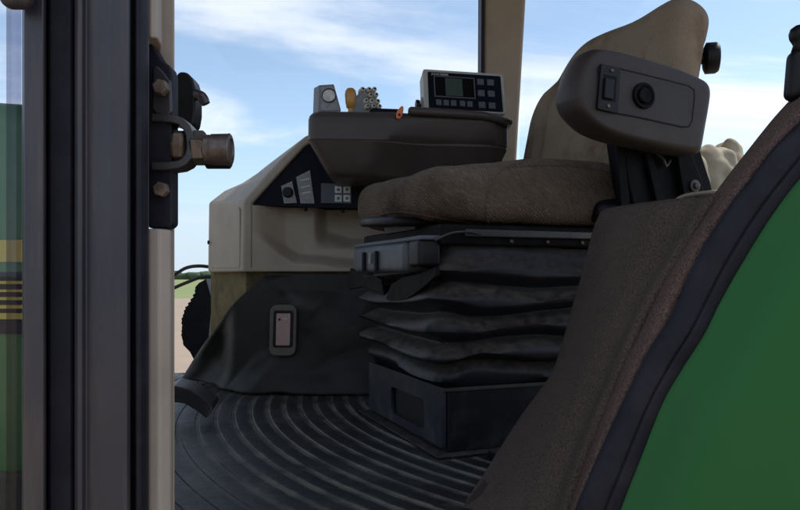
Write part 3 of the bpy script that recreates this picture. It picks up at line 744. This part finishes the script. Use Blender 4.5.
# weight adjuster block at the front
hb = so('adjuster_block', lrbox(-.058,-.006,.06,.395,.342,.402,.012,4,3,fn=lambda x,y,z:(x - .006*(z<0)*0 + .012*sm(0,.035,-z)*0, y*(1-.04*sm(0,.03,-z)), z)), M['handle'], bevel=0)
so('block_flange', lrbox(-.052,-.004,-.01,.405,.401,.410,.003,3,2), M['handle'], hb)
for w in (.30,.215):
    so('block_groove', lrbox(-.0655,-.058,w-.006,w+.006,.345,.388,.003,1,2), M['rubber'], hb)
mb = MB().prism([L(-.0632,.252,.362),L(-.0632,.262,.362),L(-.0632,.258,.385),L(-.0632,.25,.385)], SM.to_3x3() @ V((.002,0,0)))
so('printed_mark', mb, M['greylabel'], hb)
so('block_end', lrbox(-.055,-.01,-.005,.05,.352,.403,.008,1,3), M['blackplastic'], hb)
bu = SM.to_3x3() @ V((1,0,0))
W5 = lambda x, y, off=0.0: onplane(x, y, L(-.030+off, 0, 0), bu)
so('bellows_flap', MB().prism([W5(*q) for q in ((350,268),(370,273),(381,279),(384,297),(374,291),(362,287),(349,290))], bu*.006), M['jet'], bevel=.002)
so('bellows_flap', MB().prism([W5(*q,-.006) for q in ((385,299),(391,284),(402,277),(420,273),(436,266),(436,276),(424,287),(408,299),(396,304))], bu*.008), M['jet'], bevel=.0025)
# tilt paddle under the cushion
so('tilt_paddle', lrbox(-.07,.0,.08,.30,.438,.456,.008,3,3,fn=lambda x,y,z:(x - .02*(1-(y/.11)**2), y, z + .006*(y/.11))), M['blackplastic'], smooth=180)
so('paddle_bracket', lbox(-.02,.05,.1,.28,.428,.444), M['blackplastic'])
so('recliner_cover', lrbox(.31,.43,-.055,.0,.438,.485,.02,2,4,fn=lambda x,y,z:(x,y,z+.015*sm(-.06,.06,x))), M['blackplastic'], smooth=180)
# cushion
def cush(x, y, z):
    u = x/.26; w = y/.235; k = sm(-.055,.055,z)
    up_ = .012*(1-w*w)*(1-u*u) + .026*sm(-.9,.1,u) - .010*sm(.55,1,u) + .014*sm(-.2,1,w)*sm(0,-1,u)
    dn_ = .008*sm(-.45,-1.0,u)
    zz = z + up_*k + dn_*(1-k) + .004*nz((x*14,y*14,z*6),1)
    xx = x - .008*(1-w*w)*sm(.0,.2,-x)
    yy = y + .004*nz((x*11,z*11,y),1) + .0035*math.sin(x*150+z*25)*sm(.13,.19,x)*(y<0) + (.010*(k-.3))*(1 if y<0 else -1)*sm(.1,.24,abs(y))
    return (xx, yy, zz)
cmb = lrbox(-.040,.485,-.03,.445,.437,.540,.045,14,7,cush)
cu = so('cushion', cmb, M['seat'], smooth=180)
bvh = BVHTree.FromPolygons([tuple(p) for p in cmb.v], cmb.f)
def oncush(px, py):
    o = V((0,0,EYE)); d = V(((px-400)/F,1,(HZ-py)/F)).normalized(); h = bvh.ray_cast(o, d)
    return h[0] if h[0] else None
for path in ([(500,169),(520,166.5),(545,165.5),(575,166.5),(600,170),(626,176)],[(380,215),(400,212),(430,216),(460,221),(486,225)]):
    q_ = [oncush(q.x,q.y) for q in curve([(a,b,0) for a,b in path], 30)]
    q_ = [p for p in q_ if p]
    if len(q_) > 4: so('piping', MB().tube(q_, .0021, 8), M['seat'], cu)
pp = [oncush(q.x,q.y) for q in curve([(489,226,0),(487,215,0),(487.5,200,0),(490,186,0),(496,175,0),(506,167,0),(520,163,0)], 26)]
so('piping', MB().tube([p for p in pp if p], .0026, 8), M['seat'], cu)
# backrest: rings from the cushion upwards, two lobes
def bring(z, a, b, uc, wc=.215, wing=.05):
    o=[]
    for k in range(96):
        t = 2*math.pi*k/96; c, s_ = math.cos(t), math.sin(t)
        e = .55
        w = a*(abs(c)**e)*(1 if c>0 else -1); uu = b*(abs(s_)**.75)*(1 if s_>0 else -1)
        q = w/a if a else 0
        f = -wing*abs(q)**2.6 + .026*math.exp(-((abs(q)-.64)/.04)**2)*(1-sm(.80,.86,z))
        o.append(L(uc+uu+f + .004*nz((w*9,z*9,1),1), wc+w, z + .006*nz((w*8,uu*8,z*5),1)))
    return o
rows = []
ZTOP = .950
for i in range(49):
    z = ZTOP - (ZTOP-.50)*(1-i/48)**1.5
    def corner(r, e=2.0):                                # how far the outline has drawn in at this height
        q = (z - (ZTOP - r))/r
        return 0 if q <= 0 else r*(1-(max(0,1-q**e))**(1/e))
    w0 = -.015 + corner(.075)*.75 - .01*math.sin((z-.5)/.45*math.pi)
    lobe = .548 - (.085*(1-math.sqrt(max(0,1-min(1,max(0,(z-.755)/.095))**2))))
    head = .440 - max(0,corner(.13))*.85 - .03*sm(.84,.93,z)
    w1 = lobe if z < .85 else max(head, min(.45, head)) 
    w1 = lobe*(1-sm(.835,.862,z)) + head*sm(.835,.862,z)
    uc = .522 + .22*(z-.50)
    q = max(0,(z-(ZTOP-.055))/.055)
    b = .080*(.12+.88*math.sqrt(max(0,1-q*q))) if q > 0 else .080
    rows.append(bring(z, (w1-w0)/2, b, uc, (w0+w1)/2, wing=.035))
bk_ = so('backrest', MB().loft(rows), M['back'], smooth=180)
so('adjustment_knob', MB().lathe(P(699,59,1.56), V((1,-.25,0)), [(-.06,.012),(.008,.012),(.010,.026),(.014,.034),(.034,.034),(.040,.030),(.042,.02)], 22), M['blackplastic'], bk_, smooth=40)
# armrest, swung up on the near side
apn = -.165
a0 = L(0, apn, 0)
arm_o = [(562,97),(563.5,82),(569,66),(577,53),(586,46.5),(596,46),(614,49),(645,57.5),(676,67),(698,76.5),(706,82),(709,90),(708,103),(704,126),(700,148),(697,152.5),(688,152),(668,149),(640,143),(612,136),(592,128),(577,118),(567,108)]
W3 = lambda x, y, off=0.0: onplane(x, y, L(0, apn+off, 0), sn)
mb = MB(); ctr = sum((W3(x,y) for x,y in arm_o), V((0,0,0)))/len(arm_o)
rg = []
for off, s_ in ((.0,.86),(.0004,.90),(.0025,.93),(.0065,.955),(.012,.974),(.020,.990),(.030,.998),(.040,1.0),(.054,.99),(.066,.955),(.074,.88)):
    rg.append([ctr + (W3(x,y)-ctr)*s_ + sn*off for x,y in [(q.x,q.y) for q in curve([(a+7+max(0,(600-a))*.15,b,0) for a,b in arm_o+arm_o[:1]], 88)[:-1]]])
arm = so('armrest', MB().loft(rg), M['arm'], smooth=180)
apl = [(601,64.5),(640,73.5),(688,85.5),(694,90),(694.5,97),(692,121),(689,126.5),(683,127),(640,117.5),(602,110.5),(599,107),(598,68)]
so('control_panel', MB().prism([W3(x,y,-.0012) for x,y in apl], sn*.006), M['armpanel'], arm, bevel=.0015)
gro = [(x*1.0,y) for x,y in apl]; gp = [W3(x,y,-.0008) for x,y in gro]
so('panel_groove', MB().tube(gp+[gp[0]], .0014, 6), M['rubber'], arm)
swp = [(601.5,63.5),(619.5,68),(621,70),(618.5,112),(616,113),(598.5,109),(597.8,107)]
sw = so('rocker_switch', MB().prism([W3(x,y,-.006) for x,y in swp], sn*.008), M['blackplastic'], arm, bevel=.0015)
so('switch_paddle', MB().prism([W3(x,y,-.011) for x,y in ((606,77),(615,79),(613.5,99.5),(604.5,97.5))], sn*.008), M['blackplastic'], sw, bevel=.002)
so('switch_recess', MB().prism([W3(x,y,-.0065) for x,y in ((604,74),(617,77),(615.3,102),(602.3,99.5))], sn*.003), M['navy'], sw)
for x,y in ((611.5,70.5),(608,106)):
    so('screw', MB().lathe(W3(x,y,-.0055), -sn, [(0,.0032),(.002,.0032),(.0028,.002)], 12), M['steel'], sw)
so('dial', MB().lathe(W3(643,96,-.001), -sn, [(0,.0235),(.004,.0235),(.0055,.022),(.005,.018),(.003,.017),(.003,.0145),(.007,.0140),(.0085,.0125),(.008,.006),(.0075,.001)], 32), M['jet'], arm, smooth=30)
# black carrier below the armrest
bw = -.09
W4 = lambda x, y, off=0.0: onplane(x, y, L(0, bw+off, 0), sn)
ab = so('armrest_bracket', MB().prism([W4(*q) for q in ((622,138),(700,148),(711,182),(716,205),(700,212),(644,214),(634,205),(628,180))], sn*.05), M['jet'], bevel=.004)
so('bracket_rail', MB().prism([W4(*q,-.012) for q in ((643,140),(649,141),(666,202),(664,208),(658,206))], sn*.012), M['jet'], ab, bevel=.0015)
so('bracket_link', MB().prism([W4(*q,-.008) for q in ((617,138),(623,139),(630,200),(629,212),(622,212),(619,175))], sn*.012), M['jet'], ab, bevel=.0015)
so('bracket_cable', MB().tube([W4(652,150,-.01),W4(662,158,-.014),W4(666,166,-.012),W4(670,160,-.01)], .0035, 8, 4), M['darksteel'], ab)
so('pivot_plate', MB().prism([W4(*q,-.016) for q in ((676,146),(690,148),(702,180),(704,196),(694,201),(684,194))], sn*.012), M['jet'], ab, bevel=.002)
so('pivot_bolt', MB().lathe(W4(694,186,-.016), -sn, [(0,.012),(.004,.012),(.005,.007),(.010,.0065),(.011,.004)], 20), M['darksteel'], ab, smooth=30)

# ------------------------------------------------------------------ odds and ends behind the seat
def crump(x,y,z):
    p = V((x,y,z)); 
    f = .020*nz(p,11,1)+.006*nz(p,38,4) + .016*abs(nz(p,17,9))
    d = p.normalized(); return tuple(p + d*f)
mb = MB().rbox(P(722,176,1.75)+V((0,.06,0)), (.115,.12,.165), .045, 14, 6, crump)
mb.rbox(P(745,160,1.75)+V((.01,.1,.015)), (.05,.07,.11), .025, 8, 5, crump)
mb.rbox(P(703,176,1.72)+V((0,.05,0)), (.05,.08,.13), .025, 8, 5, crump)
tag(obj('cloth_bundle', mb, M['khaki'], loc=P(722,196,1.75), smooth=180), 'crumpled khaki cloth bundle behind the seat near the carpeted edge', 'cloth')
mb = MB().tube([P(673,204,1.13),P(680,198,1.12),P(692,194.5,1.10),P(710,192.5,1.08),P(735,192,1.06)], .0035, 8, 5)
tag(obj('cable', mb, M['post'], loc=P(673,204,1.13), smooth=180), 'thin tan cable curving over the top of the wheel arch liner', 'cable')

# ------------------------------------------------------------------ world, sun, camera
SUN_EL, SUN_AZ = 57.0, 62.0               # azimuth measured from +Y towards +X
w = bpy.data.worlds.new('World'); sc.world = w; w.use_nodes = True
nt = w.node_tree; N = nt.nodes; Lk = nt.links; N.clear()
out = N.new('ShaderNodeOutputWorld'); bg = N.new('ShaderNodeBackground')
sky = N.new('ShaderNodeTexSky'); sky.sky_type = 'NISHITA'; sky.sun_disc = False
sky.sun_elevation = R(SUN_EL); sky.sun_rotation = R(SUN_AZ); sky.air_density = 1.0; sky.dust_density = .2; sky.ozone_density = 1.5
tc = N.new('ShaderNodeTexCoord'); sp = N.new('ShaderNodeSeparateXYZ'); Lk.new(tc.outputs['Generated'], sp.inputs[0])
def mth(op, a, b=None):
    x = N.new('ShaderNodeMath'); x.operation = op
    for i, q in enumerate((a, b)):
        if q is None: continue
        if isinstance(q, (int, float)): x.inputs[i].default_value = q
        else: Lk.new(q, x.inputs[i])
    return x.outputs[0]
zz = mth('ADD', mth('MAXIMUM', sp.outputs[2], 0.0), .12)
cb = N.new('ShaderNodeCombineXYZ'); Lk.new(mth('DIVIDE', sp.outputs[0], zz), cb.inputs[0]); Lk.new(mth('DIVIDE', sp.outputs[1], zz), cb.inputs[1])
mp = N.new('ShaderNodeMapping'); mp.inputs['Scale'].default_value = (.55, 1.0, 1); mp.inputs['Rotation'].default_value = (0,0,R(-20)); mp.inputs['Location'].default_value = (1.9, .3, 0)
Lk.new(cb.outputs[0], mp.inputs['Vector'])
n1 = N.new('ShaderNodeTexNoise'); n1.inputs['Scale'].default_value = .9; n1.inputs['Detail'].default_value = 9; n1.inputs['Roughness'].default_value = .58; n1.inputs['Distortion'].default_value = .5
Lk.new(mp.outputs[0], n1.inputs['Vector'])
mr = N.new('ShaderNodeMapRange'); mr.interpolation_type = 'SMOOTHSTEP'; mr.inputs['From Min'].default_value = .43; mr.inputs['From Max'].default_value = .64; mr.inputs['To Max'].default_value = .88; mr.inputs['To Min'].default_value = .10
Lk.new(n1.outputs['Fac'], mr.inputs['Value'])
mx = N.new('ShaderNodeMix'); mx.data_type = 'RGBA'; Lk.new(mr.outputs[0], mx.inputs[0]); Lk.new(sky.outputs[0], mx.inputs[6]); mx.inputs[7].default_value = (6.3, 6.5, 7.2, 1)
hz_ = N.new('ShaderNodeMapRange'); hz_.interpolation_type = 'SMOOTHSTEP'; hz_.inputs['From Min'].default_value = .22; hz_.inputs['From Max'].default_value = .0; hz_.inputs['To Max'].default_value = .75
Lk.new(sp.outputs[2], hz_.inputs['Value'])
mh = N.new('ShaderNodeMix'); mh.data_type = 'RGBA'; Lk.new(hz_.outputs[0], mh.inputs[0]); Lk.new(mx.outputs[2], mh.inputs[6]); mh.inputs[7].default_value = (3.6, 4.5, 5.9, 1)
Lk.new(mh.outputs[2], bg.inputs['Color']); bg.inputs['Strength'].default_value = .135
Lk.new(bg.outputs[0], out.inputs['Surface'])
sl = bpy.data.lights.new('Sun', 'SUN'); sl.energy = 3.0; sl.angle = R(.5); sl.color = (1,.95,.87)
so_ = bpy.data.objects.new('Sun', sl); col.objects.link(so_)
d = V((math.sin(R(SUN_AZ))*math.cos(R(SUN_EL)), math.cos(R(SUN_AZ))*math.cos(R(SUN_EL)), math.sin(R(SUN_EL))))
so_.rotation_euler = d.to_track_quat('Z', 'Y').to_euler(); so_.location = d*30
cam = bpy.data.cameras.new('Camera'); co = bpy.data.objects.new('Camera', cam); col.objects.link(co)
co.location = (0,0,EYE); co.rotation_euler = (R(90),0,0)
cam.sensor_width = 36; cam.lens = 36*F/800; cam.shift_y = (HZ-255)/800; cam.clip_start = .02; cam.clip_end = 6000
sc.camera = co
sc.view_settings.view_transform = 'Standard'; sc.view_settings.look = 'None'
sc.view_settings.exposure = 0.45; sc.view_settings.gamma = 1.0; sc.view_settings.use_curve_mapping = False
sc.cycles.max_bounces = 8
sc.cycles.transparent_max_bounces = 12
